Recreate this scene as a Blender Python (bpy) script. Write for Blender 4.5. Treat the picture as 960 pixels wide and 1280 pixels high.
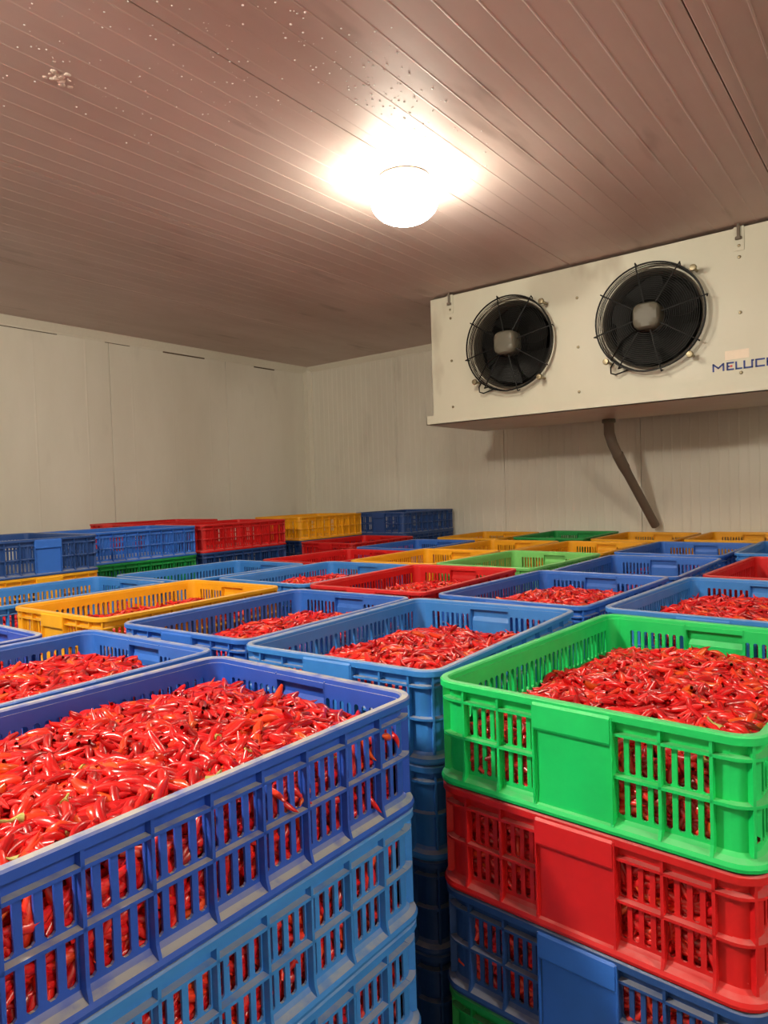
import bpy, bmesh, math, random
import numpy as np
from mathutils import Matrix, Vector, Euler
random.seed(7); RNG = np.random.default_rng(7)
for o in list(bpy.data.objects): bpy.data.objects.remove(o)
scene = bpy.context.scene
COL = scene.collection
R = math.radians
ZR = 1.15                      # height of the ordinary top rims above the floor
CEIL = ZR + 1.322
XL, XR, YF, YB = -4.0, 2.3, -2.3, 4.15

# ------------------------------------------------------------------ camera
F_PX = 860.0
yaw, pitch, roll = R(37.95), R(-1.66), R(-1.83)
CAM = Vector((0, 0, ZR + 0.277))
fw = Vector((-math.sin(yaw)*math.cos(pitch), math.cos(yaw)*math.cos(pitch), math.sin(pitch)))
r0 = Vector((math.cos(yaw), math.sin(yaw), 0)); u0 = r0.cross(fw)
rt = r0*math.cos(roll) + u0*math.sin(roll); up = -r0*math.sin(roll) + u0*math.cos(roll)
cd = bpy.data.cameras.new('camera'); cam = bpy.data.objects.new('camera', cd); COL.objects.link(cam)
m3 = Matrix((rt, up, -fw)).transposed()
cam.matrix_world = Matrix.Translation(CAM) @ m3.to_4x4()
cd.sensor_fit = 'VERTICAL'; cd.sensor_height = 36.0; cd.sensor_width = 27.0
cd.lens = F_PX/1280*36.0; cd.clip_start = 0.02
scene.camera = cam

# ------------------------------------------------------------------ world, exposure, lamps
w = bpy.data.worlds.new('world'); scene.world = w; w.use_nodes = True
w.node_tree.nodes['Background'].inputs[0].default_value = (0.9, 0.85, 0.8, 1)
w.node_tree.nodes['Background'].inputs[1].default_value = 0.02
vs = scene.view_settings
vs.view_transform = 'Standard'; vs.look = 'None'; vs.gamma = 1; vs.use_curve_mapping = False
vs.exposure = 0.25
LAMP_COL = (1.0, 0.92, 0.75)
LAMPS = [  # x, y, emission strength of the globe
    (-1.35, 1.896, 54.0),
    (-1.35, -0.50, 300.0),
    (1.30, 0.45, 140.0),  # added lamp out of view, brightens the crate sides that face right
]

# ------------------------------------------------------------------ helpers
def lin(c):
    out = []
    for v in c:
        v = v/255.0
        out.append(v/12.92 if v <= .04045 else ((v+.055)/1.055)**2.4)
    return (*out, 1.0)

class MB:
    def __init__(s): s.v = []; s.f = []
    def add(s, vs_, fs):
        o = len(s.v); s.v += [tuple(p) for p in vs_]; s.f += [tuple(i+o for i in f) for f in fs]
    def box(s, x0, x1, y0, y1, z0, z1):
        s.add([(x0,y0,z0),(x1,y0,z0),(x1,y1,z0),(x0,y1,z0),(x0,y0,z1),(x1,y0,z1),(x1,y1,z1),(x0,y1,z1)],
              [(0,3,2,1),(4,5,6,7),(0,1,5,4),(1,2,6,5),(2,3,7,6),(3,0,4,7)])
    def hexa(s, P):   # 8 points ordered as box
        s.add(P, [(0,3,2,1),(4,5,6,7),(0,1,5,4),(1,2,6,5),(2,3,7,6),(3,0,4,7)])
    def loft(s, rings, closed_ring=True, closed_path=False, caps=True):
        n = len(rings[0]); vs_ = [p for r in rings for p in r]; fs = []
        m = len(rings)
        for i in range(m if closed_path else m-1):
            a = i*n; b = ((i+1) % m)*n
            for j in range(n if closed_ring else n-1):
                k = (j+1) % n
                fs.append((a+j, a+k, b+k, b+j))
        if caps and not closed_path:
            fs.append(tuple(range(n-1, -1, -1))); fs.append(tuple((m-1)*n+j for j in range(n)))
        s.add(vs_, fs)
    def tube(s, pts, rad, sides=8, caps=True, closed=False):
        pts = [Vector(p) for p in pts]; rings = []
        n = len(pts); prev = None
        for i, p in enumerate(pts):
            if closed: t = pts[(i+1) % n]-pts[i-1]
            else: t = pts[min(i+1, n-1)]-pts[max(i-1, 0)]
            t.normalize()
            if prev is None:
                a = Vector((0,0,1)) if abs(t.z) < .9 else Vector((1,0,0)); nn = t.cross(a).normalized()
            else: nn = (prev - t*prev.dot(t)).normalized()
            prev = nn; bb = t.cross(nn)
            rr = rad[i] if isinstance(rad, (list, tuple)) else rad
            rings.append([p+nn*rr*math.cos(2*math.pi*k/sides)+bb*rr*math.sin(2*math.pi*k/sides) for k in range(sides)])
        s.loft(rings, True, closed, caps)
    def lathe_y(s, prof, cx, cy, cz, n=32):   # profile (radius, y) about an axis along Y
        rings = []
        for k in range(n):
            a = 2*math.pi*k/n
            rings.append([(cx+r*math.cos(a), cy+y, cz+r*math.sin(a)) for r, y in prof])
        s.loft(rings, False, True, False)
    def lathe_z(s, prof, cx=0, cy=0, cz=0, n=32):
        rings = []
        for k in range(n):
            a = 2*math.pi*k/n
            rings.append([(cx+r*math.cos(a), cy+r*math.sin(a), cz+z) for r, z in prof])
        s.loft(rings, False, True, False)
    def mesh(s, name, smooth=None):
        me = bpy.data.meshes.new(name); me.from_pydata(s.v, [], s.f)
        bm = bmesh.new(); bm.from_mesh(me); bmesh.ops.remove_doubles(bm, verts=bm.verts, dist=1e-6)
        bmesh.ops.recalc_face_normals(bm, faces=bm.faces); bm.to_mesh(me); bm.free()
        if smooth:
            me.polygons.foreach_set('use_smooth', [True]*len(me.polygons)); me.set_sharp_from_angle(angle=R(smooth))
        me.update(); return me

def obj(name, me, mat=None, parent=None, loc=None, rotz=0):
    o = bpy.data.objects.new(name, me); COL.objects.link(o)
    if mat is not None:
        if len(me.materials) == 0: me.materials.append(mat)
        else:
            o.material_slots[0].link = 'OBJECT'; o.material_slots[0].material = mat
    if parent is not None: o.parent = parent
    if loc is not None: o.location = loc
    if rotz: o.rotation_euler = (0, 0, rotz)
    return o
def empty(name, loc, rotz=0, parent=None):
    o = bpy.data.objects.new(name, None); COL.objects.link(o); o.location = loc; o.rotation_euler = (0,0,rotz)
    o.empty_display_size = .05
    if parent: o.parent = parent
    return o
def tag(o, label=None, cat=None, group=None, kind=None):
    if label: o['label'] = label
    if cat: o['category'] = cat
    if group: o['group'] = group
    if kind: o['kind'] = kind
    return o

# ------------------------------------------------------------------ materials
def new_mat(name):
    m = bpy.data.materials.new(name); m.use_nodes = True
    nt = m.node_tree; return m, nt, nt.nodes['Principled BSDF']
def N(nt, t, **kw):
    n = nt.nodes.new(t)
    for k, v in kw.items(): setattr(n, k, v)
    return n
def plain(name, rgb, rough=.5, metal=0, bump=0, scale=60, var=.06, spec=.5):
    m, nt, b = new_mat(name)
    b.inputs['Roughness'].default_value = rough; b.inputs['Metallic'].default_value = metal
    tc = N(nt, 'ShaderNodeTexCoord'); no = N(nt, 'ShaderNodeTexNoise'); no.inputs['Scale'].default_value = scale; no.inputs['Detail'].default_value = 4
    nt.links.new(tc.outputs['Object'], no.inputs['Vector'])
    mx = N(nt, 'ShaderNodeMix', data_type='RGBA')
    c = lin(rgb)
    mx.inputs[6].default_value = tuple(v*(1-var) for v in c[:3])+(1,); mx.inputs[7].default_value = tuple(min(1, v*(1+var)) for v in c[:3])+(1,)
    nt.links.new(no.outputs['Fac'], mx.inputs[0]); nt.links.new(mx.outputs[2], b.inputs['Base Color'])
    b.inputs['Specular IOR Level'].default_value = spec
    if bump:
        bp = N(nt, 'ShaderNodeBump'); bp.inputs['Strength'].default_value = bump; bp.inputs['Distance'].default_value = .002
        nt.links.new(no.outputs['Fac'], bp.inputs['Height']); nt.links.new(bp.outputs[0], b.inputs['Normal'])
    return m
def plastic(name, rgb, dust=.35, rough=.42):
    m, nt, b = new_mat(name)
    b.inputs['Roughness'].default_value = rough
    tc = N(nt, 'ShaderNodeTexCoord'); geo = N(nt, 'ShaderNodeNewGeometry'); oi = N(nt, 'ShaderNodeObjectInfo')
    no = N(nt, 'ShaderNodeTexNoise'); no.inputs['Scale'].default_value = 14; no.inputs['Detail'].default_value = 6; no.inputs['Roughness'].default_value = .7
    nt.links.new(geo.outputs['Position'], no.inputs['Vector'])
    c = lin(rgb)
    mx = N(nt, 'ShaderNodeMix', data_type='RGBA')
    mx.inputs[6].default_value = tuple(v*.82 for v in c[:3])+(1,); mx.inputs[7].default_value = tuple(min(1, v*1.16) for v in c[:3])+(1,)
    nt.links.new(no.outputs['Fac'], mx.inputs[0])
    # settled dust and scuffs on ledges that face upwards
    sp = N(nt, 'ShaderNodeSeparateXYZ'); nt.links.new(geo.outputs['True Normal'], sp.inputs[0])
    mr = N(nt, 'ShaderNodeMapRange'); mr.inputs[1].default_value = .55; mr.inputs[2].default_value = .95; nt.links.new(sp.outputs[2], mr.inputs[0])
    n2 = N(nt, 'ShaderNodeTexNoise'); n2.inputs['Scale'].default_value = 38; n2.inputs['Detail'].default_value = 5
    nt.links.new(geo.outputs['Position'], n2.inputs['Vector'])
    m2 = N(nt, 'ShaderNodeMapRange'); m2.inputs[1].default_value = .18; m2.inputs[2].default_value = .52; nt.links.new(n2.outputs['Fac'], m2.inputs[0])
    mu = N(nt, 'ShaderNodeMath', operation='MULTIPLY'); nt.links.new(mr.outputs[0], mu.inputs[0]); nt.links.new(m2.outputs[0], mu.inputs[1])
    mu2 = N(nt, 'ShaderNodeMath', operation='MULTIPLY'); nt.links.new(mu.outputs[0], mu2.inputs[0]); mu2.inputs[1].default_value = dust
    d = N(nt, 'ShaderNodeMix', data_type='RGBA'); nt.links.new(mu2.outputs[0], d.inputs[0]); nt.links.new(mx.outputs[2], d.inputs[6]); d.inputs[7].default_value = lin((182, 180, 176))
    nt.links.new(d.outputs[2], b.inputs['Base Color'])
    ra = N(nt, 'ShaderNodeMapRange'); ra.inputs[3].default_value = rough-.08; ra.inputs[4].default_value = rough+.2; nt.links.new(n2.outputs['Fac'], ra.inputs[0]); nt.links.new(ra.outputs[0], b.inputs['Roughness'])
    bp = N(nt, 'ShaderNodeBump'); bp.inputs['Strength'].default_value = .15; bp.inputs['Distance'].default_value = .001
    nt.links.new(n2.outputs['Fac'], bp.inputs['Height']); nt.links.new(bp.outputs[0], b.inputs['Normal'])
    return m
def chilli_mat():
    m, nt, b = new_mat('chilli_skin')
    geo = N(nt, 'ShaderNodeNewGeometry'); oi = N(nt, 'ShaderNodeObjectInfo')
    ad = N(nt, 'ShaderNodeMath', operation='ADD'); nt.links.new(geo.outputs['Random Per Island'], ad.inputs[0]); nt.links.new(oi.outputs['Random'], ad.inputs[1])
    fr = N(nt, 'ShaderNodeMath', operation='FRACT'); nt.links.new(ad.outputs[0], fr.inputs[0])
    cr = N(nt, 'ShaderNodeValToRGB'); e = cr.color_ramp
    e.elements[0].position = 0; e.elements[0].color = lin((150, 10, 14))
    e.elements[1].position = 1; e.elements[1].color = lin((225, 92, 22))
    for p, c in ((.2, (186, 14, 22)), (.5, (214, 22, 28)), (.8, (228, 36, 30)), (.94, (228, 64, 28))):
        q = e.elements.new(p); q.color = lin(c)
    nt.links.new(fr.outputs[0], cr.inputs[0]); nt.links.new(cr.outputs[0], b.inputs['Base Color'])
    b.inputs['Roughness'].default_value = .3; b.inputs['Coat Weight'].default_value = .35; b.inputs['Coat Roughness'].default_value = .18
    b.inputs['Subsurface Weight'].default_value = 0
    return m
def panel_mat(name, rgb, rgb2, rough=.35, stretch=(1,1,1), spots=True, stain=(92, 70, 52), amount=.55):
    """painted steel of a cold-room panel: faint blotches, streaks and small rust specks"""
    m, nt, b = new_mat(name)
    geo = N(nt, 'ShaderNodeNewGeometry'); mp = N(nt, 'ShaderNodeMapping'); mp.inputs['Scale'].default_value = stretch
    nt.links.new(geo.outputs['Position'], mp.inputs[0])
    n1 = N(nt, 'ShaderNodeTexNoise'); n1.inputs['Scale'].default_value = 1.6; n1.inputs['Detail'].default_value = 7; n1.inputs['Roughness'].default_value = .62
    nt.links.new(mp.outputs[0], n1.inputs['Vector'])
    mx = N(nt, 'ShaderNodeMix', data_type='RGBA'); mx.inputs[6].default_value = lin(rgb); mx.inputs[7].default_value = lin(rgb2)
    mr = N(nt, 'ShaderNodeMapRange'); mr.inputs[1].default_value = .35; mr.inputs[2].default_value = .68; nt.links.new(n1.outputs['Fac'], mr.inputs[0]); nt.links.new(mr.outputs[0], mx.inputs[0])
    n2 = N(nt, 'ShaderNodeTexNoise'); n2.inputs['Scale'].default_value = 5.5; n2.inputs['Detail'].default_value = 3
    nt.links.new(mp.outputs[0], n2.inputs['Vector'])
    m2 = N(nt, 'ShaderNodeMapRange'); m2.inputs[1].default_value = .635; m2.inputs[2].default_value = .76; m2.inputs[4].default_value = amount; nt.links.new(n2.outputs['Fac'], m2.inputs[0])
    d = N(nt, 'ShaderNodeMix', data_type='RGBA'); nt.links.new(m2.outputs[0], d.inputs[0]); nt.links.new(mx.outputs[2], d.inputs[6]); d.inputs[7].default_value = lin(stain)
    nt.links.new(d.outputs[2], b.inputs['Base Color'])
    b.inputs['Roughness'].default_value = rough
    n3 = N(nt, 'ShaderNodeTexNoise'); n3.inputs['Scale'].default_value = 9; nt.links.new(geo.outputs['Position'], n3.inputs['Vector'])
    ra = N(nt, 'ShaderNodeMapRange'); ra.inputs[3].default_value = rough-.06; ra.inputs[4].default_value = rough+.2; nt.links.new(n3.outputs['Fac'], ra.inputs[0]); nt.links.new(ra.outputs[0], b.inputs['Roughness'])
    return m
def emit(name, col, st):
    m = bpy.data.materials.new(name); m.use_nodes = True; nt = m.node_tree
    nt.nodes.remove(nt.nodes['Principled BSDF']); e = N(nt, 'ShaderNodeEmission'); e.inputs[0].default_value = (*col, 1); e.inputs[1].default_value = st
    nt.links.new(e.outputs[0], nt.nodes['Material Output'].inputs[0]); return m

M = dict(
    royal=plastic('plastic_royal_blue', (40, 84, 192), .95),
    steel=plastic('plastic_steel_blue', (56, 132, 214), .7),
    mid=plastic('plastic_mid_blue', (48, 108, 204), .7),
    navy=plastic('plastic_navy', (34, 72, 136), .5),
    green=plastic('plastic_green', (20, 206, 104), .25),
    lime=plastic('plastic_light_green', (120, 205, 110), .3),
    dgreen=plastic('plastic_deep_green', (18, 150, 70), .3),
    red=plastic('plastic_red', (205, 22, 26), .25),
    orange=plastic('plastic_orange', (244, 172, 24), .25),
    chilli=chilli_mat(),
    stem=plain('chilli_stem', (176, 168, 92), .6),
    wall=panel_mat('wall_panel_paint', (236, 232, 220), (222, 217, 203), .38, (1, 1, .35), amount=.14),
    ceil=panel_mat('ceiling_panel_paint', (214, 197, 190), (196, 177, 168), .46, (1.6, .35, 1), stain=(104, 74, 60), amount=.4),
    trim=plain('trim_paint', (226, 221, 206), .4),
    floor=plain('concrete_floor', (92, 90, 86), .8, bump=.3, scale=20, var=.2),
    cooler=panel_mat('cooler_white_paint', (212, 209, 192), (203, 200, 182), .34, (1, 1, .5), stain=(120, 96, 70), amount=.35),
    black=plain('black_coated_wire', (8, 8, 8), .5, spec=.25),
    blade=plain('fan_blade_black', (12, 12, 11), .5, spec=.22),
    motor=plain('motor_grey', (96, 92, 80), .5),
    collar=plain('fan_collar_grey', (92, 86, 76), .5),
    fins=plain('coil_fins', (24, 23, 21), .6, spec=.2),
    steel_m=plain('zinc_screw', (150, 138, 112), .4, .7),
    hose=plain('grey_drain_hose', (112, 100, 88), .55),
    ink=plain('blue_ink', (32, 58, 140), .5),
    redink=plain('red_ink', (200, 60, 60), .5),
    sticker=plain('pale_sticker', (236, 220, 200), .5),
    cream=plain('lamp_base_white', (225, 222, 210), .4),
    seam=plain('sealant_dark', (92, 74, 56), .7),
    frost=plain('frost', (225, 212, 200), .7, bump=1, scale=90),
)
m, nt, b = new_mat('water_drop'); b.inputs['Base Color'].default_value = (.92, .9, .88, 1); b.inputs['Roughness'].default_value = .06
b.inputs['Transmission Weight'].default_value = 0; b.inputs['IOR'].default_value = 1.33; M['drop'] = m

# ------------------------------------------------------------------ room
def struct(o): o['kind'] = 'structure'; return o
mb = MB(); mb.box(XL-.1, XR+.1, YF-.1, YB+.1, -.1, 0); struct(obj('floor', mb.mesh('floor'), M['floor']))
# ceiling: backing slab with sandwich panels, every panel with its pressed ribs running along Y
mb = MB(); mb.box(XL-.1, XR+.1, YF-.1, YB+.1, CEIL+.012, CEIL+.1); ceiling = struct(obj('ceiling', mb.mesh('ceiling'), M['ceil']))
def ribbed(length, width, pitch, rh, rw, gap=.0015):
    """panel lying in its own x (width) / y (length) plane, face at z=0 looking down (-z), ribs standing out of the face"""
    prof = [(gap, .010), (gap, .001), (gap+.002, 0)]
    n = int(round(width/pitch))
    for k in range(n):
        c = (k+.5)*width/n
        prof += [(c-rw, 0), (c-rw*.45, -rh), (c+rw*.45, -rh), (c+rw, 0)]
    prof += [(width-gap-.002, 0), (width-gap, .001), (width-gap, .010)]
    mb = MB(); mb.loft([[(x, 0, z) for x, z in prof], [(x, length, z) for x, z in prof]], True, False, True)
    return mb.mesh('panel')
nx = 7; pw = (XR-XL)/nx
pm = ribbed(YB-YF, pw, .075, .0006, .0030)
for k in range(nx):
    o = obj('ceiling_panel', pm, M['ceil'], ceiling, (XL+k*pw, YF, CEIL))
# walls
def wall(name, x0, x1, y0, y1):
    mb = MB(); mb.box(x0, x1, y0, y1, 0, CEIL+.012); return struct(obj(name, mb.mesh(name), M['wall']))
wl = wall('wall_left', XL-.1, XL-.012, YF, YB); wb = wall('wall_back', XL-.1, XR+.1, YB+.012, YB+.1)
wr = wall('wall_right', XR+.012, XR+.1, YF, YB); wf = wall('wall_front', XL-.1, XR+.1, YF-.1, YF-.012)
def place_panel(me, parent, origin, ex, ey, ez):
    o = obj('wall_panel', me, M['wall'], parent)
    mt = Matrix((Vector(ex), Vector(ey), Vector(ez))).transposed().to_4x4(); mt.translation = Vector(origin); o.matrix_local = mt
nb = 7; me = ribbed(CEIL, (XR-XL)/nb, .05, .0016, .004)
for k in range(nb):   # back wall, face looks to -Y
    place_panel(me, wb, (XL+k*(XR-XL)/nb, YB, 0), (1,0,0), (0,0,1), (0,1,0))
    place_panel(me, wf, (XL+k*(XR-XL)/nb, YF, 0), (1,0,0), (0,0,1), (0,-1,0))
yl = [YF, -1.41, -.46, .49, 1.44, 2.38, 3.30, YB]
for a, c in zip(yl[:-1], yl[1:]):
    me = ribbed(CEIL, c-a, .30, .0007, .006)
    place_panel(me, wl, (XL, a, 0), (0,1,0), (0,0,1), (-1,0,0))
    place_panel(me, wr, (XR, a, 0), (0,1,0), (0,0,1), (1,0,0))
# cove trims


mb = MB(); mb.loft([[(XL+.0, y, CEIL-.055), (XL+.004, y, CEIL-.055), (XL+.007, y, CEIL-.006), (XL+.03, y, CEIL-.003), (XL+.03, y, CEIL)] for y in (YF, YB)], True)
struct(obj('trim_1', mb.mesh('trim'), M['trim']))
mb = MB(); mb.loft([[(x, YB, CEIL-.045), (x, YB-.004, CEIL-.045), (x, YB-.007, CEIL-.006), (x, YB-.03, CEIL-.003), (x, YB-.03, CEIL)] for x in (XL, XR)], True)
struct(obj('trim_2', mb.mesh('trim'), M['trim']))
mb = MB(); mb.loft([[(XL, YB-.05, z), (XL+.005, YB-.05, z), (XL+.016, YB-.016, z), (XL+.05, YB-.005, z), (XL+.05, YB, z), (XL, YB, z)] for z in (0, CEIL-.01)], True)
struct(obj('trim_3', mb.mesh('trim'), M['trim']))
# uneven dark sealant along the left cove
mb = MB(); y = -1.0; sr = random.Random(3)
while y < YB-.1:
    ln = sr.uniform(.05, .45); hh = sr.uniform(.002, .006)
    zz = CEIL-.058+sr.uniform(-.002, .002)
    mb.box(XL-.001, XL+.0045, y, min(y+ln, YB-.06), zz-hh, zz+hh*.5); y += ln+sr.uniform(.02, .5)
obj('sealant', mb.mesh('sealant'), M['seam'], wl)

# ------------------------------------------------------------------ lamps
def make_lamp(x, y, st, label):
    t = empty('ceiling_lamp', (x, y, CEIL-.003)); tag(t, label, 'lamp', 'ceiling lamps')
    mb = MB(); mb.lathe_z([(0, 0), (.085, 0), (.088, -.004), (.086, -.014), (.08, -.016), (0, -.016)], n=40); obj('lamp_base', mb.mesh('lamp_base', 35), M['cream'], t)
    prof = [(.080, -.010)]
    for k in range(0, 15):
        a = math.pi*(.24+.76*k/14); prof.append((max(1e-4, .112*math.sin(a)), -.078+.070*math.cos(a)))
    mb = MB(); mb.lathe_z(prof, n=40); g = obj('globe', mb.mesh('globe', 60), emit('lamp_glow', LAMP_COL, st), t)
    g['label'] = 'glowing glass globe'
make_lamp(*LAMPS[0], 'bright glowing globe lamp on the ceiling between the left wall and the cooler')
make_lamp(*LAMPS[1], 'ceiling globe lamp over the front of the room')
make_lamp(*LAMPS[2], 'added globe lamp, out of view, brightening things from the right side of the room')

# ------------------------------------------------------------------ crate
W, L, H = .42, .60, .1425
RC = .036; TW = .012          # corner radius, distance of the wall behind the rim's edge
WT = .003
ZB0, ZB1 = .020, H-.028       # lower end of the lower slots, upper end of the upper slots
ZM0, ZM1 = .064, .070         # band between the two rows of slots
def rr(off, z, n=6, quad=None):
    pts = []; hw, hl, r_ = W/2-off, L/2-off, max(RC-off, .004)
    for q, (sx, sy, a0) in enumerate(((1,1,0), (-1,1,90), (-1,-1,180), (1,-1,270))):
        if quad is not None and q != quad: continue
        for k in range(n+1):
            a = R(a0+90*k/n); pts.append((sx*(hw-r_)+r_*math.cos(a), sy*(hl-r_)+r_*math.sin(a), z))
    return pts
def sweep(mb, prof, quad=None, n=6):
    cols = [rr(o, z, n, quad) for o, z in prof]
    rings = [[c[i] for c in cols] for i in range(len(cols[0]))]
    mb.loft(rings, True, quad is None, True)
P = {}
mb = MB(); sweep(mb, [(.0, H-.010), (0, H-.002), (.002, H), (.010, H), (.0125, H-.002), (.0135, H-.012), (.0115, H-.012), (.0105, H-.006), (.002, H-.007), (.002, H-.010)]); P['rim'] = mb.mesh('rim', 30)
mb = MB(); sweep(mb, [(-.001, .000), (-.002, .004), (.000, .0085), (.008, .0115), (.0125, .016), (.016, .016), (.016, .000)])
mb.box(-(W/2-.0165), W/2-.0165, -(L/2-.0165), L/2-.0165, .001, .004)
mb.box(-(W/2-.05), W/2-.05, -(L/2-.05), L/2-.05, -.0008, .0015)
P['base'] = mb.mesh('base', 30)
for i, q in enumerate((0, 3)):   # corners at (+,+) and (+,-)
    mb = MB(); sweep(mb, [(TW, .012), (TW, H-.008), (TW+WT, H-.008), (TW+WT, .012)], q)
    for z in (ZB1, ZM0+.001): sweep(mb, [(.003, z), (.003, z+.0035), (TW+.001, z+.0045), (TW+.001, z-.001)], q)
    # one upright fin on the outside of the corner
    hw, hl = W/2-RC, L/2-RC; sy = 1 if q == 0 else -1; d = Vector((1, sy, 0)).normalized(); e = Vector((-d.y, d.x, 0))*.0016
    c = Vector((hw, sy*hl, 0)); a_, b_ = c+d*(RC-TW-.001), c+d*(RC-.003)
    mb.hexa([a_-e+Vector((0,0,.012)), b_-e+Vector((0,0,.014)), b_+e+Vector((0,0,.014)), a_+e+Vector((0,0,.012)), a_-e+Vector((0,0,H-.009)), b_-e+Vector((0,0,H-.009)), b_+e+Vector((0,0,H-.009)), a_+e+Vector((0,0,H-.009))])
    P['corner%d' % i] = mb.mesh('corner', 35)
def slots(mb, side, lo, hi, edges):
    """slatted panel: side 'x' faces +X, runs along Y from lo to hi; edges: bays [(a, b, number of slots)]"""
    hx = (W if side == 'x' else L)/2
    def bx(a, b_, z0, z1, o0=TW, o1=TW+WT):
        if side == 'x': mb.box(hx-o1, hx-o0, a, b_, z0, z1)
        else: mb.box(a, b_, -(hx-o0), -(hx-o1), z0, z1)
    bx(lo, hi, ZB1, H-.008); bx(lo, hi, ZM0, ZM1); bx(lo, hi, .012, ZB0)
    for z in (ZB1, ZM0+.001): bx(lo, hi, z, z+.0035, .003, TW+.001)
    for a, b_, n in edges:
        p = (b_-a)/n; bw = p*.44
        for z0, z1 in ((ZB0, ZM0), (ZM1, ZB1)):
            if n == 0: continue
            bx(a, a+bw/2, z0, z1); bx(b_-bw/2, b_, z0, z1)
            for k in range(1, n): bx(a+k*p-bw/2, a+k*p+bw/2, z0, z1)
            # rounded slot ends: small fillets left and right of every opening
            for k in range(n):
                s0, s1 = a+k*p+bw/2, a+(k+1)*p-bw/2; c_ = (s1-s0)*.28
                for zz, sg in ((z0, 1), (z1, -1)):
                    for s, t in ((s0, 1), (s1, -1)):
                        if side == 'x': pts = [(hx-TW, s, zz), (hx-TW, s+t*c_, zz), (hx-TW, s, zz+sg*c_), (hx-TW-WT, s, zz), (hx-TW-WT, s+t*c_, zz), (hx-TW-WT, s, zz+sg*c_)]
                        else: pts = [(s, -(hx-TW), zz), (s+t*c_, -(hx-TW), zz), (s, -(hx-TW), zz+sg*c_), (s, -(hx-TW-WT), zz), (s+t*c_, -(hx-TW-WT), zz), (s, -(hx-TW-WT), zz+sg*c_)]
                        mb.add(pts, [(0,1,2), (3,5,4), (1,4,5,2)])
YE = L/2-RC; XE = W/2-RC
RIBY = [.0626*(k-3.5) for k in range(8)]
mb = MB(); ed = [-YE]+RIBY+[YE]; slots(mb, 'x', -YE, YE, [(a, c, 4 if k not in (0, 8) else 3) for k, (a, c) in enumerate(zip(ed[:-1], ed[1:]))]); P['side_wall'] = mb.mesh('side_wall')
RIBX = [-.158, -.104, -.050, .050, .104, .158]
mb = MB(); slots(mb, 'y', -XE, -.0485, [(-.158, -.104, 4), (-.104, -.050, 4)]); slots(mb, 'y', .0485, XE, [(.050, .104, 4), (.104, .158, 4)])
for z0, z1 in ((ZB0, ZM0), (ZM1, ZB1)):
    for a_, b_ in ((-XE, -.158), (.158, XE)): mb.box(a_, b_, -(L/2-TW), -(L/2-TW-WT), z0, z1)
mb.box(-.0485, .0485, -(L/2-TW), -(L/2-TW-WT), .012, ZB0); mb.box(-.0485, .0485, -(L/2-TW), -(L/2-TW-WT), H-.016, H-.008)
P['end_wall'] = mb.mesh('end_wall')
def rib_mesh(side):   # an upright fin that flares out at its foot
    mb = MB(); hx = (W if side == 'x' else L)/2
    prof = [(TW+.001, H-.009), (.003, H-.009), (.003, .030), (.0025, .020), (-.001, .009), (TW+.001, .009)]
    t = .0017
    if side == 'x': rings = [[(hx-o, s, z) for o, z in prof] for s in (-t, t)]
    else: rings = [[(s, -(hx-o), z) for o, z in prof] for s in (-t, t)]
    mb.loft(rings); return mb.mesh('rib')
P['ribx'] = rib_mesh('x'); P['riby'] = rib_mesh('y')
mb = MB(); hy = L/2   # grip: overhanging lip above a flat plate with side cheeks
prof = [(.0045, H-.004), (.0005, H-.004), (-.0022, H-.008), (-.0026, H-.036), (-.001, H-.039), (.0045, H-.041), (.0052, .030), (.004, .010), (.0085, .010), (.0085, .030), (.0080, H-.044), (.003, H-.034), (.003, H-.012)]
mb.loft([[(x, -(hy-o), z) for o, z in prof] for x in (-.0495, .0495)])
for sx in (-1, 1): mb.box(min(sx*.0495, sx*.0515), max(sx*.0495, sx*.0515), -(hy+.001), -(hy-TW-WT), .012, H-.006)
P['grip'] = mb.mesh('grip', 25)
# the same crate as one mesh, for the tiers that are buried
def joined():
    mb = MB()
    def put(me, rot=0, dx=0, dy=0):
        c, s = math.cos(rot), math.sin(rot)
        vs_ = [(v.co.x+dx, v.co.y+dy, v.co.z) for v in me.vertices]; vs_ = [(x*c-y*s, x*s+y*c, z) for x, y, z in vs_]
        mb.add(vs_, [tuple(p.vertices) for p in me.polygons])
    put(P['rim']); put(P['base'])
    for q in (0, math.pi):
        put(P['corner0'], q); put(P['corner1'], q); put(P['side_wall'], q); put(P['end_wall'], q); put(P['grip'], q)
        for y in RIBY: put(P['ribx'], q, 0, y)
        for x in RIBX: put(P['riby'], q, x, 0)
    me = bpy.data.meshes.new('crate'); me.from_pydata(mb.v, [], mb.f); me.update(); return me
CRATE_ONE = joined()
def make_crate(mat):
    t = empty('plastic_crate', (0, 0, 0))
    obj('rim', P['rim'], mat, t); obj('base', P['base'], mat, t)
    for q in (0, math.pi):
        obj('corner_post', P['corner0'], mat, t, rotz=q); obj('corner_post', P['corner1'], mat, t, rotz=q)
        sw = obj('side_wall', P['side_wall'], mat, t, rotz=q)
        for y in RIBY: obj('rib', P['ribx'], mat, sw, (0, y, 0))
        ew = obj('end_wall', P['end_wall'], mat, t, rotz=q)
        for x in RIBX: obj('rib', P['riby'], mat, ew, (x, 0, 0))
        obj('grip', P['grip'], mat, ew)
    return t

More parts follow.
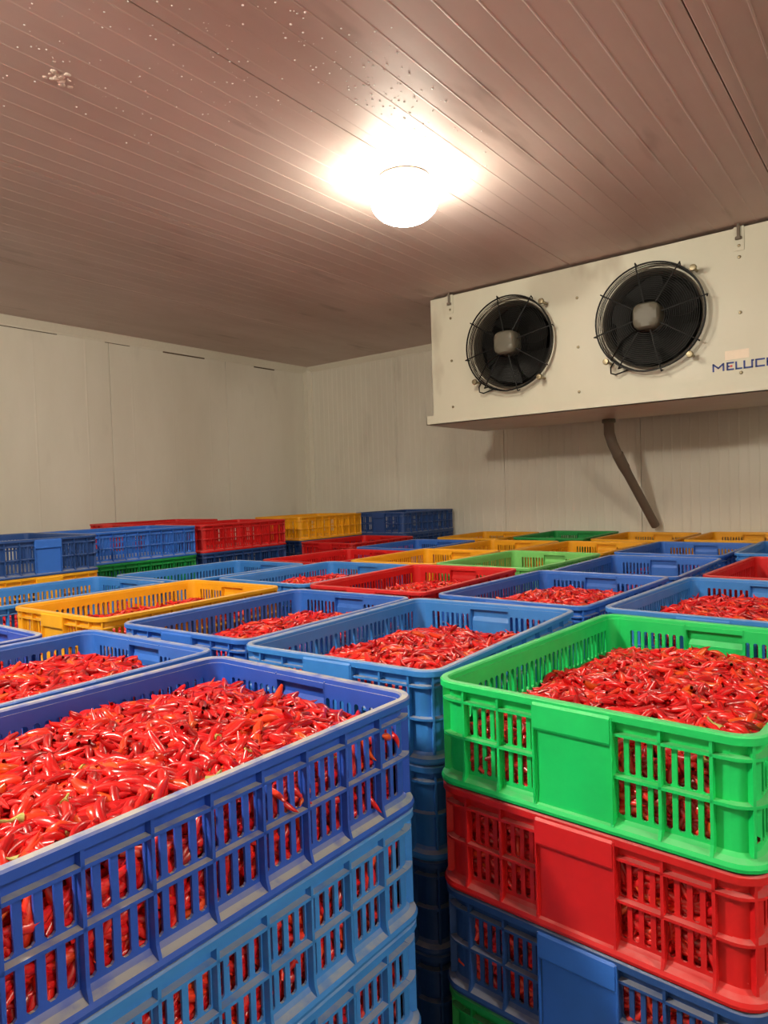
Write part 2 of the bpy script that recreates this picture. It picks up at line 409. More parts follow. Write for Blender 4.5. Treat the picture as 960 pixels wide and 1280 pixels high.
PROTO = {}
def copy_tree(o, parent, mat):
    c = o.copy(); COL.objects.link(c); c.parent = parent
    if c.type == 'MESH': c.material_slots[0].link = 'OBJECT'; c.material_slots[0].material = mat
    for ch in o.children: copy_tree(ch, c, mat)
    return c
first = []
def crate(mat, x, y, z, rot, label, group='plastic crates of chillies'):
    if not first:
        t = make_crate(mat); first.append(t); 
    else: t = copy_tree(first[0], None, mat)
    t.location = (x, y, z); t.rotation_euler = (0, 0, rot); tag(t, label, 'crate', group)
    return t
def buried(mat, x, y, z, rot, word):
    if not len(CRATE_ONE.materials): CRATE_ONE.materials.append(M['mid'])
    o = bpy.data.objects.new('plastic_crate', CRATE_ONE); COL.objects.link(o)
    o.material_slots[0].link = 'OBJECT'; o.material_slots[0].material = mat
    o.location = (x, y, z); o.rotation_euler = (0, 0, rot)
    return tag(o, word+' plastic crate low in the packed stacks, hidden under other crates', 'crate', 'buried '+word+' crates')

# stacks: name, x, y, turn (deg), rim offset, tiers, colours from the top, fill below rim at walls, mound, labels of the detailed ones from the top
WORD = dict(royal='blue', steel='blue', mid='blue', navy='blue', green='green', lime='green', dgreen='green', red='red', orange='orange')
ST = []
def stack(name, x, y, a, dz, tiers, cols, fill, mound, labels, skew=(0, 0)):
    ST.append(dict(name=name, x=x, y=y, a=R(a), dz=dz, tiers=tiers, cols=cols, fill=fill, mound=mound, labels=labels, skew=skew))
stack('B1', -.729, .429, -.6, .016, 8, ['royal', 'steel', 'steel', 'steel'], .052, .034, [
    'big royal blue crate heaped with chillies, nearest the camera on the left',
    'light blue crate directly beneath the nearest royal blue crate',
    'light blue crate third from the top in the left foreground stack',
    'light blue crate fourth from the top in the left foreground stack'])
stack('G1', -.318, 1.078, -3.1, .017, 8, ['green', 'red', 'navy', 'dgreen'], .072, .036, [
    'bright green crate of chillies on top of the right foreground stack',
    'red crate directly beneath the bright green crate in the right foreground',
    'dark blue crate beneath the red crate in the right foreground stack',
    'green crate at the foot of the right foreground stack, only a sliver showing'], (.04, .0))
stack('B2', -.786, 1.124, 2.4, .010, 8, ['steel', 'steel', 'navy', 'navy'], .080, .040, [  # lower tiers set to navy, the gap's shade put into their colour
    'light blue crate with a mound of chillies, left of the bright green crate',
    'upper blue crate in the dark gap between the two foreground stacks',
    'blue crate darkened for shade in the gap between the foreground stacks, third from the top',
    'blue crate darkened for shade in the gap between the foreground stacks, fourth from the top'], (.02, -.03))
stack('B3', -1.257, 1.167, 2.4, -.003, 8, ['mid'], .085, .035, ['blue crate of chillies right beside the front yellow orange crate'], (.03, .05))
stack('O1', -1.715, 1.13, 2.0, .006, 8, ['orange'], .070, .012, ['front yellow orange crate with a few chillies, left side of the photo'])
stack('B4', -1.215, .49, 1.7, .0, 8, ['mid'], .060, .030, ['blue crate of chillies cut off by the left edge, behind the nearest royal blue crate'])
stack('B5', -1.665, .40, 0, .0, 8, ['royal'], .075, .01, ['blue crate at the left edge in front of the front orange crate'])
stack('R1', -1.255, 1.776, 2.3, .010, 8, ['red'], .075, .030, ['red crate of chillies in the middle of the second row, behind the light blue mound'], (.03, .0))
stack('B6', -.789, 1.785, -2.0, .007, 8, ['mid'], .075, .036, ['blue crate of chillies right of the middle red crate'])
stack('B7', -.325, 1.745, -3.0, .014, 8, ['steel'], .068, .032, ['light blue crate of chillies directly behind the bright green crate'])
stack('B8', -.78, 2.45, .1, -.005, 8, ['mid'], .095, .012, ['blue crate in the third row, right of the pale green crate'])
stack('R2', -.275, 2.39, -3.0, .012, 8, ['red'], .09, .01, ['red crate at the right edge, behind the light blue chilli crate'])
stack('B9', -.781, 3.08, -1.5, .002, 8, ['mid'], .10, .005, ['blue crate in the fourth row, in front of the far right orange crates'])
stack('B10', -.335, 3.07, 0, .015, 8, ['steel'], .10, .005, ['light blue crate at the right edge behind the right red crate'])
stack('LG1', -1.245, 2.465, -2.5, .0, 8, ['lime'], .10, .005, ['pale green crate in the middle of the third row'])
stack('O2', -1.69, 2.47, 2.0, -.003, 8, ['orange'], .10, .01, ['yellow orange crate left of the pale green crate'])
stack('O3', -1.70, 3.12, .6, -.010, 8, ['orange'], .10, .01, ['yellow orange crate in the fourth row, left of another orange crate'])
stack('O3b', -1.245, 3.10, -1.2, -.006, 8, ['orange'], .10, .01, ['yellow orange crate directly behind the pale green crate'])
stack('G2', -1.61, 3.78, 1.3, .001, 8, ['dgreen'], .10, .0, ['deep green crate in the last row under the drain hose'])
stack('O5', -1.165, 3.80, 0, -.004, 8, ['orange'], .10, .0, ['yellow orange crate in the last row, right of the deep green crate'])
stack('O6', -.70, 3.80, 0, .002, 8, ['orange'], .10, .0, ['yellow orange crate in the last row at the right edge'])
stack('O4', -2.12, 3.78, .9, -.010, 8, ['orange'], .10, .0, ['yellow orange crate in the last row, left of the deep green crate'])
stack('B11', -1.715, 1.805, 1.2, .0, 8, ['steel'], .072, .035, ['light blue crate of chillies left of the middle red crate'])
stack('B12', -2.165, 1.045, 2.0, .004, 8, ['steel'], .085, .005, ['light blue crate behind the front orange crate, cut off by the left edge'])
stack('B13', -2.165, 1.69, .1, .0, 8, ['steel'], .09, .005, ['light blue crate in front of the stacked green and blue crates, left of the middle'])
stack('R3', -2.155, 2.405, -1.2, -.013, 8, ['red'], .09, .01, ['red crate in the third row, left of the orange crate beside the pale green one'])
stack('B14', -2.19, 3.10, 2.0, -.014, 8, ['mid'], .10, .0, ['blue crate behind the left red crate, in front of the far left orange crate'])
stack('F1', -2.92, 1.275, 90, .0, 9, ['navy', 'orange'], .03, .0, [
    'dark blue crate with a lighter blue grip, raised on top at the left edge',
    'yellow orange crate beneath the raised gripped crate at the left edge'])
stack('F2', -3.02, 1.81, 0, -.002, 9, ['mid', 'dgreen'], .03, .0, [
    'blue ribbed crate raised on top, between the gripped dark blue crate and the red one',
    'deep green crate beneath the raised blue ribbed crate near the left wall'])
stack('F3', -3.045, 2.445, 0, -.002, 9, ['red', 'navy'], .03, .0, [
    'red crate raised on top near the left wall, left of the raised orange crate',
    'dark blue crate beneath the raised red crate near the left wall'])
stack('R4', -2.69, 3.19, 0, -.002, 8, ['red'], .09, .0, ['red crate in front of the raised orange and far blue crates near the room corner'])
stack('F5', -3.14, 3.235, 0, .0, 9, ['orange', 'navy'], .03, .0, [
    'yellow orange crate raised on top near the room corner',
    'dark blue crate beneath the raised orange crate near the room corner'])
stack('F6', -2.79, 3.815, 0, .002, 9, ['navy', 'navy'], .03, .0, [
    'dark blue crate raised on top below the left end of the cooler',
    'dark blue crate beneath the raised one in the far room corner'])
stack('F7', -3.50, 2.33, 0, .006, 9, ['red'], .03, .0, ['red crate nearest the left wall, only its rim showing behind the others'])

TOPZ = {}
lowrng = random.Random(5)
for s in ST:
    if s['tiers'] == 8: sp = (ZR+s['dz'])/8
    else: sp = (ZR+s['dz']+.1437)/9
    for k in range(s['tiers']):
        z = (s['tiers']-1-k)*sp
        if k < len(s['cols']):
            t = crate(M[s['cols'][k]], s['x'], s['y'], z+.001, s['a'], s['labels'][k])
            if (s['name'], k) in (('F1', 0), ('G1', 2)):      # these two carry a lighter blue grip
                for e_ in t.children_recursive:
                    if e_.name.startswith('grip'):
                        e_.material_slots[0].link = 'OBJECT'; e_.material_slots[0].material = M['mid']; e_['label'] = 'lighter blue grip'
            TOPZ[(s['name'], k)] = z+.001
        else:
            c = lowrng.choice(['steel', 'steel', 'mid', 'navy', 'red', 'orange', 'dgreen'])
            if s['name'] == 'B1': c = 'steel'
            buried(M[c], s['x'], s['y'], z+.001, s['a'], WORD[c])

# ------------------------------------------------------------------ chillies
def chilli_template(bend, sides, rings, seed=0):
    """unit chilli along x from -.5 to .5, radius 1 (scaled later): returns spine points, radii, verts builder"""
    t = np.linspace(0, 1, rings)
    rad = np.interp(t, [0, .06, .2, .5, .8, .95, 1], [.45, .85, 1, .92, .62, .28, .06])
    x = t-.5; yb = bend*(x**2-.08) ; zb = .06*np.sin(t*5+seed)
    return x, yb, zb, rad
def build_bulk(parts):
    """parts: list of (centres, eulers-as-matrices, lengths, radii, template, sides)"""
    V, Fq, base = [], [], 0
    Lp = []
    for C_, Rm, ln, rd, tpl, sides in parts:
        x, yb, zb, rad = tpl; nr = len(x); n = len(C_)
        if n == 0: continue
        ang = np.arange(sides)*2*np.pi/sides
        loc = np.zeros((n, nr, sides, 3))
        loc[..., 0] = (x[None, :, None]*ln[:, None, None])
        loc[..., 1] = yb[None, :, None]*ln[:, None, None]+rad[None, :, None]*rd[:, None, None]*np.cos(ang)
        loc[..., 2] = zb[None, :, None]*ln[:, None, None]+rad[None, :, None]*rd[:, None, None]*np.sin(ang)
        wv = np.einsum('nij,nrsj->nrsi', Rm, loc)+C_[:, None, None, :]
        V.append(wv.reshape(-1, 3))
        i = np.arange(nr-1)[:, None]*sides; j = np.arange(sides)[None, :]; k = (j+1) % sides
        q = np.stack([i+j, i+k, i+sides+k, i+sides+j], -1).reshape(-1, 4)
        Fq.append((q[None]+(base+np.arange(n)*nr*sides)[:, None, None]).reshape(-1, 4))
        base += n*nr*sides
    return np.concatenate(V), np.concatenate(Fq)
def eul(yaw_, pit, rol):
    cy, sy, cp, sp_, cr, sr_ = np.cos(yaw_), np.sin(yaw_), np.cos(pit), np.sin(pit), np.cos(rol), np.sin(rol)
    z = np.zeros_like(cy); o = np.ones_like(cy)
    Rz = np.stack([np.stack([cy, -sy, z], -1), np.stack([sy, cy, z], -1), np.stack([z, z, o], -1)], -2)
    Ry = np.stack([np.stack([cp, z, -sp_], -1), np.stack([z, o, z], -1), np.stack([sp_, z, cp], -1)], -2)
    Rx = np.stack([np.stack([o, z, z], -1), np.stack([z, cr, -sr_], -1), np.stack([z, sr_, cr], -1)], -2)
    return Rz @ Ry @ Rx
WI, LI = W-2*(TW+WT), L-2*(TW+WT)
bulk = []; filler_v, filler_f = [], []; indiv = []
def in_view(p):
    d = p-np.array(CAM); z = d @ np.array(fw)
    return 480+F_PX*(d @ np.array(rt))/z, 640-F_PX*(d @ np.array(up))/z
def xform(s, z, pts, Rm=None):
    c, sn = math.cos(s['a']), math.sin(s['a']); Q = np.array([[c, -sn, 0], [sn, c, 0], [0, 0, 1]])
    return pts @ Q.T + np.array([s['x'], s['y'], z]), (Q @ Rm if Rm is not None else None)
def hfun(s, x, y, kfill=None):
    f = s['fill']; sx, sy = s['skew']
    u = np.clip(1-((x-sx)/(WI/2))**2, 0, 1); v = np.clip(1-((y-sy)/(LI/2))**2, 0, 1)
    ph = s['x']*31+s['y']*17
    return H-f+s['mound']*np.sqrt(u*v)+.004*np.sin(x*38+ph)*np.cos(y*31+ph*.7)
def filler(s, z, flat=None, inset=.010, nx_=14, ny_=20):
    xs = np.linspace(-WI/2+inset, WI/2-inset, nx_); ys = np.linspace(-LI/2+inset, LI/2-inset, ny_)
    X, Y = np.meshgrid(xs, ys, indexing='ij')
    Z = (hfun(s, X, Y) if flat is None else np.full_like(X, flat))-.006
    top = np.stack([X, Y, Z], -1).reshape(-1, 3); bot = top.copy(); bot[:, 2] = .006
    pts, _ = xform(s, z, np.concatenate([top, bot])); o = sum(len(a) for a in filler_v); n = nx_*ny_
    fs = []
    for i in range(nx_-1):
        for j in range(ny_-1):
            a = i*ny_+j; fs.append((a, a+ny_, a+ny_+1, a+1))
    def skirt(idx):
        for a, c in zip(idx[:-1], idx[1:]): fs.append((a, c, c+n, a+n))
    skirt([i*ny_ for i in range(nx_)]); skirt([i*ny_+ny_-1 for i in range(nx_)][::-1]); skirt(list(range(ny_))[::-1]); skirt([(nx_-1)*ny_+j for j in range(ny_)])
    filler_v.append(pts); filler_f.extend([tuple(q+o for q in f) for f in fs])
def dims(n):
    ln = RNG.uniform(.036, .062, n); rd = RNG.uniform(.0046, .0064, n); return ln, rd
def surface(s, z, n, sides, rings, keep=False):
    x = RNG.uniform(-WI/2, WI/2, n*2); y = RNG.uniform(-LI/2, LI/2, n*2); ya = RNG.uniform(0, 2*np.pi, n*2); ln, rd = dims(n*2)
    ex = np.abs(np.cos(ya))*ln/2+.006; ey = np.abs(np.sin(ya))*ln/2+.006
    ok = (np.abs(x)+ex < WI/2) & (np.abs(y)+ey < LI/2)
    x, y, ya, ln, rd = [a[ok][:n] for a in (x, y, ya, ln, rd)]; n = len(x)
    dzz = RNG.uniform(-.007, .006, n)
    e = .01; gx = (hfun(s, x+e, y)-hfun(s, x-e, y))/(2*e); gy = (hfun(s, x, y+e)-hfun(s, x, y-e))/(2*e)
    slope = np.clip(gx*np.cos(ya)+gy*np.sin(ya), -.6, .6)
    pit = np.arctan(slope)+RNG.normal(0, .20, n)
    Rm = eul(ya, pit, RNG.uniform(0, 2*np.pi, n))
    pts = np.stack([x, y, hfun(s, x, y)+dzz], -1)
    wp, wR = xform(s, z, pts, Rm)
    return wp, wR, ln, rd, dzz
def wallside(s, z, side, n, top, sides=5, rings=5):
    """chillies pressed against the inside of one wall, seen through the slots"""
    hl = (LI if side == 'x' else WI)/2
    p = RNG.uniform(-hl+.03, hl-.03, n); zz = RNG.uniform(.016, 1, n); zz = .014+(np.clip(top-.010, .02, None)-.014)*zz
    ln, rd = dims(n); al = RNG.normal(0, .75, n)
    inn = RNG.uniform(.0055, .011, n)
    if side == 'x': pts = np.stack([np.full(n, WI/2)-inn, p, zz], -1); Rm = eul(np.full(n, np.pi/2)+RNG.normal(0, .08, n), al, RNG.uniform(0, 6.28, n))
    else: pts = np.stack([p, -(np.full(n, LI/2)-inn), zz], -1); Rm = eul(RNG.normal(0, .08, n), al, RNG.uniform(0, 6.28, n))
    wp, wR = xform(s, z, pts, Rm)
    return wp, wR, ln, rd
TPL = {}
def tpl(rings, v): 
    if (rings, v) not in TPL: TPL[(rings, v)] = chilli_template([.15, .45, .8, -.3][v], 6, rings, v)
    return TPL[(rings, v)]
def push(wp, wR, ln, rd, sides, rings):
    idx = RNG.integers(0, 4, len(wp))
    for v in range(4):
        k = idx == v; bulk.append((wp[k], wR[k], ln[k], rd[k], tpl(rings, v), sides))
NEAR = {'B1': (2300, 7, 8), 'G1': (1700, 7, 8), 'B2': (1500, 6, 6), 'B4': (1400, 6, 6), 'B3': (1200, 6, 5), 'B6': (1200, 5, 5), 'B7': (1300, 6, 5), 'R1': (1100, 5, 5), 'O1': (1000, 5, 5), 'B11': (1000, 5, 5), 'B5': (600, 5, 4), 'B8': (900, 5, 4)}
for s in ST:
    n, sides, rings = NEAR.get(s['name'], (700, 5, 4))
    z = TOPZ[(s['name'], 0)]
    if s['name'][0] == 'F': continue
    filler(s, z)
    wp, wR, ln, rd, dzz = surface(s, z, n, sides, rings)
    if s['name'] in ('B1', 'G1'):
        uu = np.array([in_view(p) for p in wp]); d = np.linalg.norm(wp-np.array(CAM), axis=1)
        ok = (dzz > .0005) & (uu[:, 0] > 5) & (uu[:, 0] < 955) & (uu[:, 1] < 1275)
        score = np.where(ok, d, 99); want = 205 if s['name'] == 'B1' else 95
        sel = np.argsort(score)[:want]; sel = sel[score[sel] < 90]
        for i in sel: indiv.append((s['name'], wp[i], wR[i], ln[i], rd[i]))
        mask = np.ones(len(wp), bool); mask[sel] = False
        wp, wR, ln, rd = wp[mask], wR[mask], ln[mask], rd[mask]
    push(wp, wR, ln, rd, sides, rings)
    for k in range(len(s['cols'])):
        if k > 0: filler(s, TOPZ[(s['name'], k)], H-.02)
    # what the slots show
    if s['name'] == 'B1':
        for k in range(4): push(*wallside(s, TOPZ[('B1', k)], 'x', 420, H-.045 if k == 0 else H-.02), 6, 6)
    if s['name'] == 'G1':
        for k in range(4): push(*wallside(s, TOPZ[('G1', k)], 'y', 300, H-.06 if k == 0 else H-.02), 6, 6)
        push(*wallside(s, TOPZ[('G1', 0)], 'x', 200, H-.07), 5, 5)
    if s['name'] in ('B2', 'B3', 'O1', 'B6', 'B7', 'B8', 'R1', 'B12'): push(*wallside(s, z, 'y', 220, H-s['fill']), 5, 5)
    if s['name'] in ('B2', 'B4', 'B12'): push(*wallside(s, z, 'x', 260, H-s['fill']), 5, 5)
# a few that poke out through the slots of the two foreground stacks
for s in ST:
    if s['name'] == 'B1':
        n = 9; yy = RNG.uniform(.05, .27, n); zz = RNG.choice([.03, .045, .08, .095], n)
        ya = RNG.normal(0, .8, n); pit = RNG.uniform(-1.3, -.2, n)
        pts = np.stack([np.full(n, W/2-.016), yy, zz], -1)
        wp, wR = xform(s, TOPZ[('B1', 0)], pts, eul(ya, pit, RNG.uniform(0, 6, n)))
        for i in range(n): indiv.append(('P', wp[i], wR[i], .040, .0042))
V, Fq = build_bulk(bulk)
FV = np.concatenate(filler_v); FF = np.array(filler_f)+len(V)
allV = np.concatenate([V, FV]).astype(np.float32); allF = np.concatenate([Fq, FF]).astype(np.int32)
me = bpy.data.meshes.new('chilli_pile'); me.vertices.add(len(allV)); me.vertices.foreach_set('co', allV.ravel())
me.loops.add(allF.size); me.loops.foreach_set('vertex_index', allF.ravel())
me.polygons.add(len(allF)); me.polygons.foreach_set('loop_start', np.arange(0, allF.size, 4, dtype=np.int32)); me.polygons.foreach_set('loop_total', np.full(len(allF), 4, np.int32))
me.polygons.foreach_set('use_smooth', np.ones(len(allF), bool)); me.update(calc_edges=True)
tag(obj('chilli_pile', me, M['chilli']), 'small glossy red chillies heaped in all the plastic crates', 'chillies', kind='stuff')
print('bulk chilli quads', len(allF), 'individuals', len(indiv))
# individual chillies
VAR = []
for v in range(4):
    x, yb, zb, rad = chilli_template([.15, .45, .8, -.3][v], 8, 10, v)
    mb = MB(); rings = []
    for i in range(10):
        rings.append([(x[i], yb[i]+rad[i]*.1*math.cos(2*math.pi*k/8), zb[i]+rad[i]*.1*math.sin(2*math.pi*k/8)) for k in range(8)])
    mb.loft(rings); pm_ = mb.mesh('chilli', 70); pm_.materials.append(M['chilli'])
    mb = MB(); mb.tube([(x[0]+.02, yb[0], zb[0]), (x[0]-.03, yb[0]+.01, zb[0]), (x[0]-.16, yb[0]+.03, zb[0]+.03), (x[0]-.30, yb[0]+.09, zb[0]+.05)], [.085, .06, .022, .026], 6); sm_ = mb.mesh('stem', 60); sm_.materials.append(M['stem'])
    VAR.append((pm_, sm_))
CL = {'B1': ('red chilli on top of the heap in the nearest royal blue crate', 'chillies on top in the royal blue crate'),
      'G1': ('red chilli on top of the heap in the bright green crate', 'chillies on top in the green crate'),
      'P': ('red chilli poking out through a slot of the nearest royal blue crate', 'chillies poking out of the royal blue crate')}
ir = random.Random(11)
for nm, p, Rm, ln, rd in indiv:
    pm_, sm_ = VAR[ir.randrange(4)]
    o = bpy.data.objects.new('red_chilli', pm_); COL.objects.link(o)
    mt = Matrix([list(map(float, r_)) for r_ in Rm]).to_4x4(); q = rd/.1
    mt = mt @ Matrix.Diagonal((ln, q, q, 1)); mt.translation = Vector(map(float, p)); o.matrix_world = mt
    tag(o, CL[nm][0], 'chilli', CL[nm][1])
    if ir.random() < .13:
        c = bpy.data.objects.new('stem', sm_); COL.objects.link(c); c.parent = o

# ------------------------------------------------------------------ air cooler
FY = 3.149                 # front sheet
CX0, CX1 = -2.09, -.37; CZ0, CZ1 = ZR+.683, CEIL-.014; CYB = 3.74
cool = empty('air_cooler', (-1.25, FY, ZR+.633)); tag(cool, 'white two-fan evaporator air cooler hung under the ceiling on the back wall', 'air cooler')
def cpart(name, mb, mat, parent=cool, smooth=None):
    mb.v = [(x+1.25, y-FY, z-(ZR+.633)) for x, y, z in mb.v]
    return obj(name, mb.mesh(name, smooth), mat, parent)
FANS = [(-1.605, ZR+.993), (-.925, ZR+1.000)]; HR = .212; GR = .232
mb = MB()
xs = [CX0, FANS[0][0]-.24, FANS[0][0]+.24, FANS[1][0]-.24, FANS[1][0]+.24, CX1]
def quadxz(x0, x1, z0, z1): mb.add([(x0, FY, z0), (x1, FY, z0), (x1, FY, z1), (x0, FY, z1)], [(0,1,2,3)])
for i in (0, 2, 4): quadxz(xs[i], xs[i+1], CZ0, CZ1)
for (fx, fz), i in zip(FANS, (1, 3)):
    x0, x1 = xs[i], xs[i+1]; ci, ou = [], []
    angs = [2*math.pi*k/64 for k in range(64)]+[math.atan2(zz-fz, xx-fx) % (2*math.pi) for xx in (x0, x1) for zz in (CZ0, CZ1)]
    for a in sorted(angs):
        c, s_ = math.cos(a), math.sin(a)
        ci.append((fx+HR*c, FY, fz+HR*s_))
        tx = ((x1-fx) if c > 0 else (x0-fx))/c if abs(c) > 1e-9 else 9; tz = ((CZ1-fz) if s_ > 0 else (CZ0-fz))/s_ if abs(s_) > 1e-9 else 9
        t = min(tx, tz); ou.append((fx+t*c, FY, fz+t*s_))
    mb.loft([ci, ou], True, False, False)
cpart('front_sheet', mb, M['cooler'])
mb = MB(); t = .004
mb.box(CX0, CX0+t, FY+.0005, CYB, CZ0, CZ1); mb.box(CX1-t, CX1, FY+.0005, CYB, CZ0, CZ1); mb.box(CX0, CX1, FY+.0005, CYB, CZ1-t, CZ1); mb.box(CX0, CX1, FY+.0005, CYB, CZ0, CZ0+t)
cpart('housing', mb, M['cooler'])
mb = MB(); mb.box(CX0+.01, CX1-.01, FY+.20, FY+.5, CZ0+.01, CZ1-.01); cpart('coil_block', mb, M['fins'])
mb = MB(); x0, x1, y0, y1, z0, z1 = CX0-.035, CX1+.035, FY-.022, CYB+.02, ZR+.633, ZR+.682
mb.box(x0, x1, y0, y1, z0, z0+.004); mb.box(x0, x1, y0, y0+.004, z0, z1); mb.box(x0, x1, y1-.004, y1, z0, z1); mb.box(x0, x0+.004, y0, y1, z0, z1); mb.box(x1-.004, x1, y0, y1, z0, z1)
cpart('drain_tray', mb, M['cooler'])
for (fx, fz) in FANS:
    mb = MB(); mb.lathe_y([(HR, 0), (HR+.006, -.012), (HR+.001, -.014), (HR-.006, .0), (HR-.008, .10), (HR-.004, .10), (HR-.002, .004)], fx, FY, fz, 64); cpart('fan_collar', mb, M['collar'], smooth=40)
    # wire guard
    mb = MB(); gy = FY-.062
    def circ(rad, yy, wr, n=56): mb.tube([(fx+rad*math.cos(2*math.pi*k/n), yy, fz+rad*math.sin(2*math.pi*k/n)) for k in range(n)], wr, 5, False, True)
    rad = .075
    while rad < GR-.02:
        circ(rad, gy-.012*math.cos(rad/GR*1.5), .0014); rad += .0085
    circ(GR, gy+.004, .0042); circ(GR-.004, gy+.016, .0016); circ(GR-.004, gy+.028, .0016); circ(GR-.006, gy+.042, .0016)
    g = cpart('fan_guard', mb, M['black'], smooth=60)
    for k in range(8):
        a = R(k*45+12); c, s_ = math.cos(a), math.sin(a)
        mb = MB(); mb.tube([(fx+c*.062, gy-.010, fz+s_*.062), (fx+c*.15, gy-.006, fz+s_*.15), (fx+c*(GR+.002), gy+.004, fz+s_*(GR+.002)), (fx+c*(GR+.014), gy+.004, fz+s_*(GR+.014)), (fx+c*(GR+.006), gy+.03, fz+s_*(GR+.006))], .0032, 6)
        cpart('spoke', mb, M['black'], g, 60)
    for ang in (42, -48, 222):
        a = R(ang); c, s_ = math.cos(a), math.sin(a)
        mb = MB(); mb.lathe_y([(0, -.012), (.012, -.010), (.0145, -.002), (.0145, .004), (.006, .006), (.006, .064), (0, .064)], fx+c*(GR+.020), gy, fz+s_*(GR+.020), 14); cpart('guard_bolt', mb, M['steel_m'], g, 40)
    # fan rotor: hub with five paddles, motor in front
    mb = MB(); mb.lathe_y([(0, -.02), (.05, -.02), (.055, -.012), (.055, .05), (0, .05)], fx, FY+.01, fz, 28); fan = cpart('fan', mb, M['blade'], smooth=40)
    for k in range(5):
        a0 = R(k*72+20); rings = []
        for q in range(9):
            rr_ = .05+(HR-.022-.05)*q/8; sp_ = R(16+14*math.sin(q/8*2.2)); sw = R(14)*q/8; ch = []
            for w_ in range(7):
                tt = w_/6-.5; a = a0+sw+sp_*2*tt; dy = .055*tt*(1-.25*q/8)
                ch.append((fx+rr_*math.cos(a), FY+.03+dy, fz+rr_*math.sin(a)))
            rings.append(ch+[(x_, y_+.003, z_) for x_, y_, z_ in ch[::-1]])
        mb = MB(); mb.loft(rings); cpart('blade', mb, M['blade'], fan, 50)
    mb = MB(); sq = []
    for rr_, yy in ((.030, -.054), (.050, -.052), (.058, -.044), (.061, -.030), (.061, .03), (.045, .045)):
        ring = []
        for k in range(32):
            a = 2*math.pi*k/32+.1; c, s_ = math.cos(a), math.sin(a); q = (abs(c)**3.6+abs(s_)**3.6)**(-1/3.6)
            ring.append((fx+rr_*q*c*.94, gy+.012+yy, fz+rr_*q*s_*.94))
        sq.append(ring)
    mb.loft(sq); cpart('fan_motor', mb, M['motor'], smooth=40)
    mb = MB(); p0 = Vector((fx-.155, gy+.01, fz-.175))
    mb.tube([p0, p0+Vector((-.016, .004, -.02)), p0+Vector((-.018, .01, -.045)), p0+Vector((.0, .02, -.052)), p0+Vector((.035, .035, -.04)), p0+Vector((.06, .05, -.03))], .0035, 7); cpart('cable', mb, M['black'], smooth=60)
    mb = MB(); mb.tube([(fx-.16, gy-.008, fz-.165), (fx-.11, gy-.012, fz-.09), (fx-.06, gy-.012, fz-.06), (fx-.01, gy-.012, fz-.058)], .0028, 6); cpart('motor_lead', mb, M['black'], smooth=60)
# rivets and brackets
def screw(x, z, r_=.007):
    mb = MB(); mb.lathe_y([(0, -.006), (r_*.7, -.005), (r_, -.001), (r_, .001), (0, .001)], x, FY-.001, z, 12); cpart('screw', mb, M['steel_m'], smooth=40)
for x in (-1.965, -.575):
    for z in (1.235, 1.19, .965, .72): screw(x, ZR+z)
for z in (1.16, .93, .72): screw(-1.265, ZR+z)
for x in (-1.965, -.575):
    mb = MB(); mb.box(x-.019, x+.019, FY-.0035, FY-.0005, ZR+1.215, CZ1+.004); bk = cpart('hanger_bracket', mb, M['cooler'])
    mb = MB(); mb.tube([(x, FY-.012, CEIL-.002), (x, FY-.012, ZR+1.262)], .006, 8); mb.lathe_z([(0, 0), (.013, 0), (.013, .010), (0, .010)], x, FY-.012, ZR+1.258, 6); cpart('hanger_rod', mb, M['hose'], bk, 40)
# lettering M E L U C K: flat strokes on the sheet
def strokes(mb, segs, ox, oz, sc, th=.0066):
    for (ax, az), (bx_, bz) in segs:
        a = Vector((ox+ax*sc, 0, oz+az*sc)); c = Vector((ox+bx_*sc, 0, oz+bz*sc)); d = (c-a).normalized(); n_ = Vector((-d.z, 0, d.x))*th/2; a -= d*th/2*.9; c += d*th/2*.9
        y0, y1 = FY-.0016, FY-.0004
        mb.hexa([(a-n_).to_tuple()[:1]+(y0,)+((a-n_).z,), (c-n_).to_tuple()[:1]+(y0,)+((c-n_).z,), (c+n_).to_tuple()[:1]+(y0,)+((c+n_).z,), (a+n_).to_tuple()[:1]+(y0,)+((a+n_).z,),
                 ((a-n_).x, y1, (a-n_).z), ((c-n_).x, y1, (c-n_).z), ((c+n_).x, y1, (c+n_).z), ((a+n_).x, y1, (a+n_).z)])
GL = {'M': ([((0,0),(0,1)), ((0,1),(.72,.4)), ((.72,.4),(1.44,1)), ((1.44,1),(1.44,0))], 2.0),
      'E': ([((0,0),(0,1)), ((0,1),(.8,1)), ((0,0),(.8,0)), ((.05,.5),(.2,.5))], 1.22),
      'L': ([((0,0),(0,1)), ((0,0),(.72,0))], 1.12),
      'U': ([((0,0),(0,1)), ((0,0),(1.05,0)), ((1.05,0),(1.05,1)), ((1.05,1),(1.2,1))], 1.6),
      'C': ([((0,0),(0,1)), ((0,1),(1.05,1)), ((0,0),(1.05,0))], 1.5),
      'K': ([((0,0),(0,1)), ((0,.5),(.95,1)), ((0,.5),(.95,0))], 1.3)}
mb = MB(); ox = -.680; sc = .027
for chx in 'MELUCK':
    strokes(mb, GL[chx][0], ox, ZR+.738, sc); ox += sc*GL[chx][1]
cpart('lettering', mb, M['ink'])
mb = MB(); strokes(mb, [((.48, .5), (.58, .5))], -.680+sc*2.0, ZR+.738, sc, .0075); cpart('red_mark', mb, M['redink'])
mb = MB(); mb.box(-.635, -.545, FY-.0008, FY-.0002, ZR+.778, ZR+.815); cpart('sticker', mb, M['sticker'])

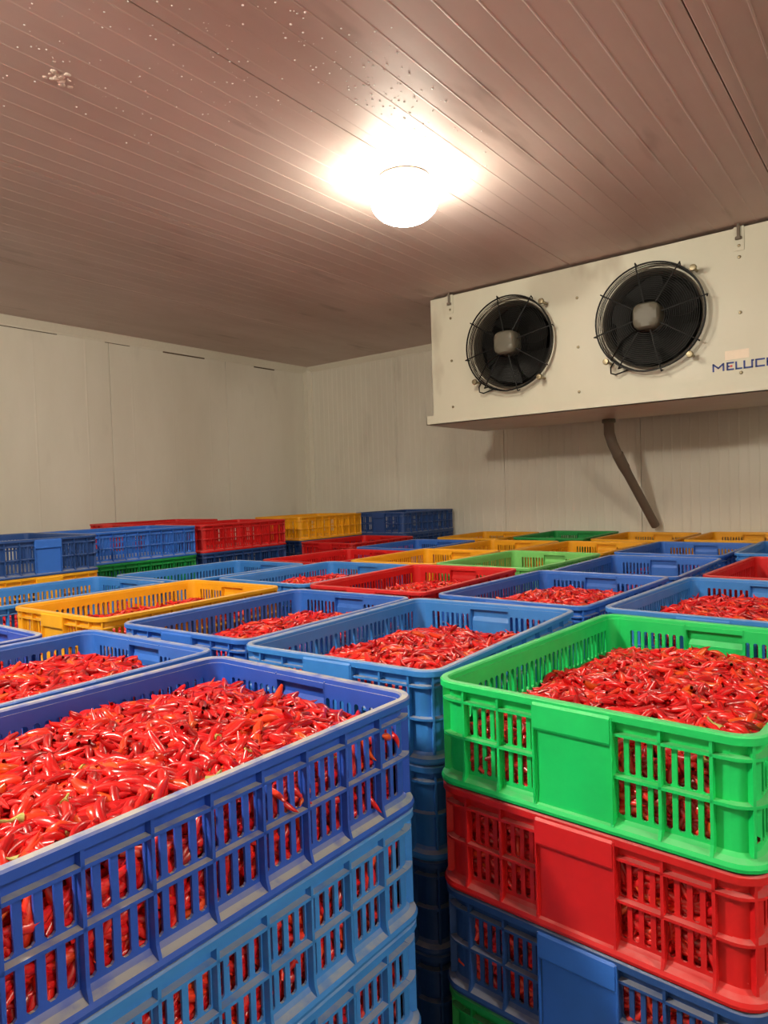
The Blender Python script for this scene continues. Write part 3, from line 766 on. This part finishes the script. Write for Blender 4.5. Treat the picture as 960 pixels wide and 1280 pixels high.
# drain hose: collar under the tray, short bent neck and the long grey pipe leaning to the wall
hs = empty('drain_hose', (-1.20, 4.09, ZR+.025)); tag(hs, 'grey bent drain hose hanging from the cooler tray to the wall', 'hose')
def hpart(name, mb, mat, smooth=50):
    mb.v = [(x+1.20, y-4.09, z-(ZR+.025)) for x, y, z in mb.v]; return obj(name, mb.mesh(name, smooth), mat, hs)
HX, HY = -1.325, 3.70
mb = MB(); mb.lathe_z([(0, 0), (.034, 0), (.036, -.004), (.036, -.018), (.030, -.022), (0, -.022)], HX, HY, ZR+.632, 24); hpart('collar', mb, M['motor'])
pts = [Vector((HX, HY, ZR+.615)), Vector((HX+.001, HY, ZR+.555)), Vector((HX+.010, HY+.02, ZR+.50)), Vector((HX+.027, HY+.06, ZR+.43)), Vector((HX+.045, HY+.11, ZR+.37))]
mb = MB(); mb.tube(pts, [.027, .028, .0275, .0265, .0265], 16); hpart('neck', mb, M['hose'])
p0, p1 = pts[3], Vector((-1.205, 4.085, ZR+.035)); pp = [p0.lerp(p1, k/8) for k in range(9)]
mb = MB(); mb.tube([pts[3]+Vector((-.002, -.005, .012))]+pp[1:], [.030]+[.029]+[.0245]*7, 16); hpart('pipe', mb, M['hose'])

# condensation under the ceiling, and one patch of frost
drp = MB(); dr = random.Random(21)
def drop(x, y, r_):
    n = 7; rings = [[(x+r_*math.sin(t)*math.cos(2*math.pi*k/n), y+r_*math.sin(t)*math.sin(2*math.pi*k/n), CEIL+.0005-r_*.75*math.cos(t)) for k in range(n)] for t in (1.5, 1.0, .5, .06)]
    drp.loft(rings, True, False, True)
for k in range(130): drop(dr.gauss(-1.10, .06), dr.gauss(1.45, .22), dr.uniform(.0014, .0036))
for k in range(170): drop(dr.gauss(-1.45, .24), dr.gauss(1.0, .22), dr.uniform(.0011, .0028))
tag(obj('condensation_droplets', drp.mesh('condensation_droplets', 60), M['drop']), 'small water droplets of condensation hanging under the ceiling', 'droplets', kind='stuff')

# a patch of frost under the ceiling at the upper left
fb = MB(); fr_ = random.Random(4)
for k in range(22):
    x, y, r_ = fr_.gauss(-1.67, .018), fr_.gauss(.885, .020), fr_.uniform(.004, .010); n = 8
    fb.loft([[(x+r_*math.sin(t)*math.cos(2*math.pi*q/n)*fr_.uniform(.85, 1.15), y+r_*math.sin(t)*math.sin(2*math.pi*q/n), CEIL+.0005-r_*.35*math.cos(t)) for q in range(n)] for t in (1.5, 1.0, .5, .06)], True, False, True)
obj('frost_patch', fb.mesh('frost_patch', 60), M['frost'], ceiling)
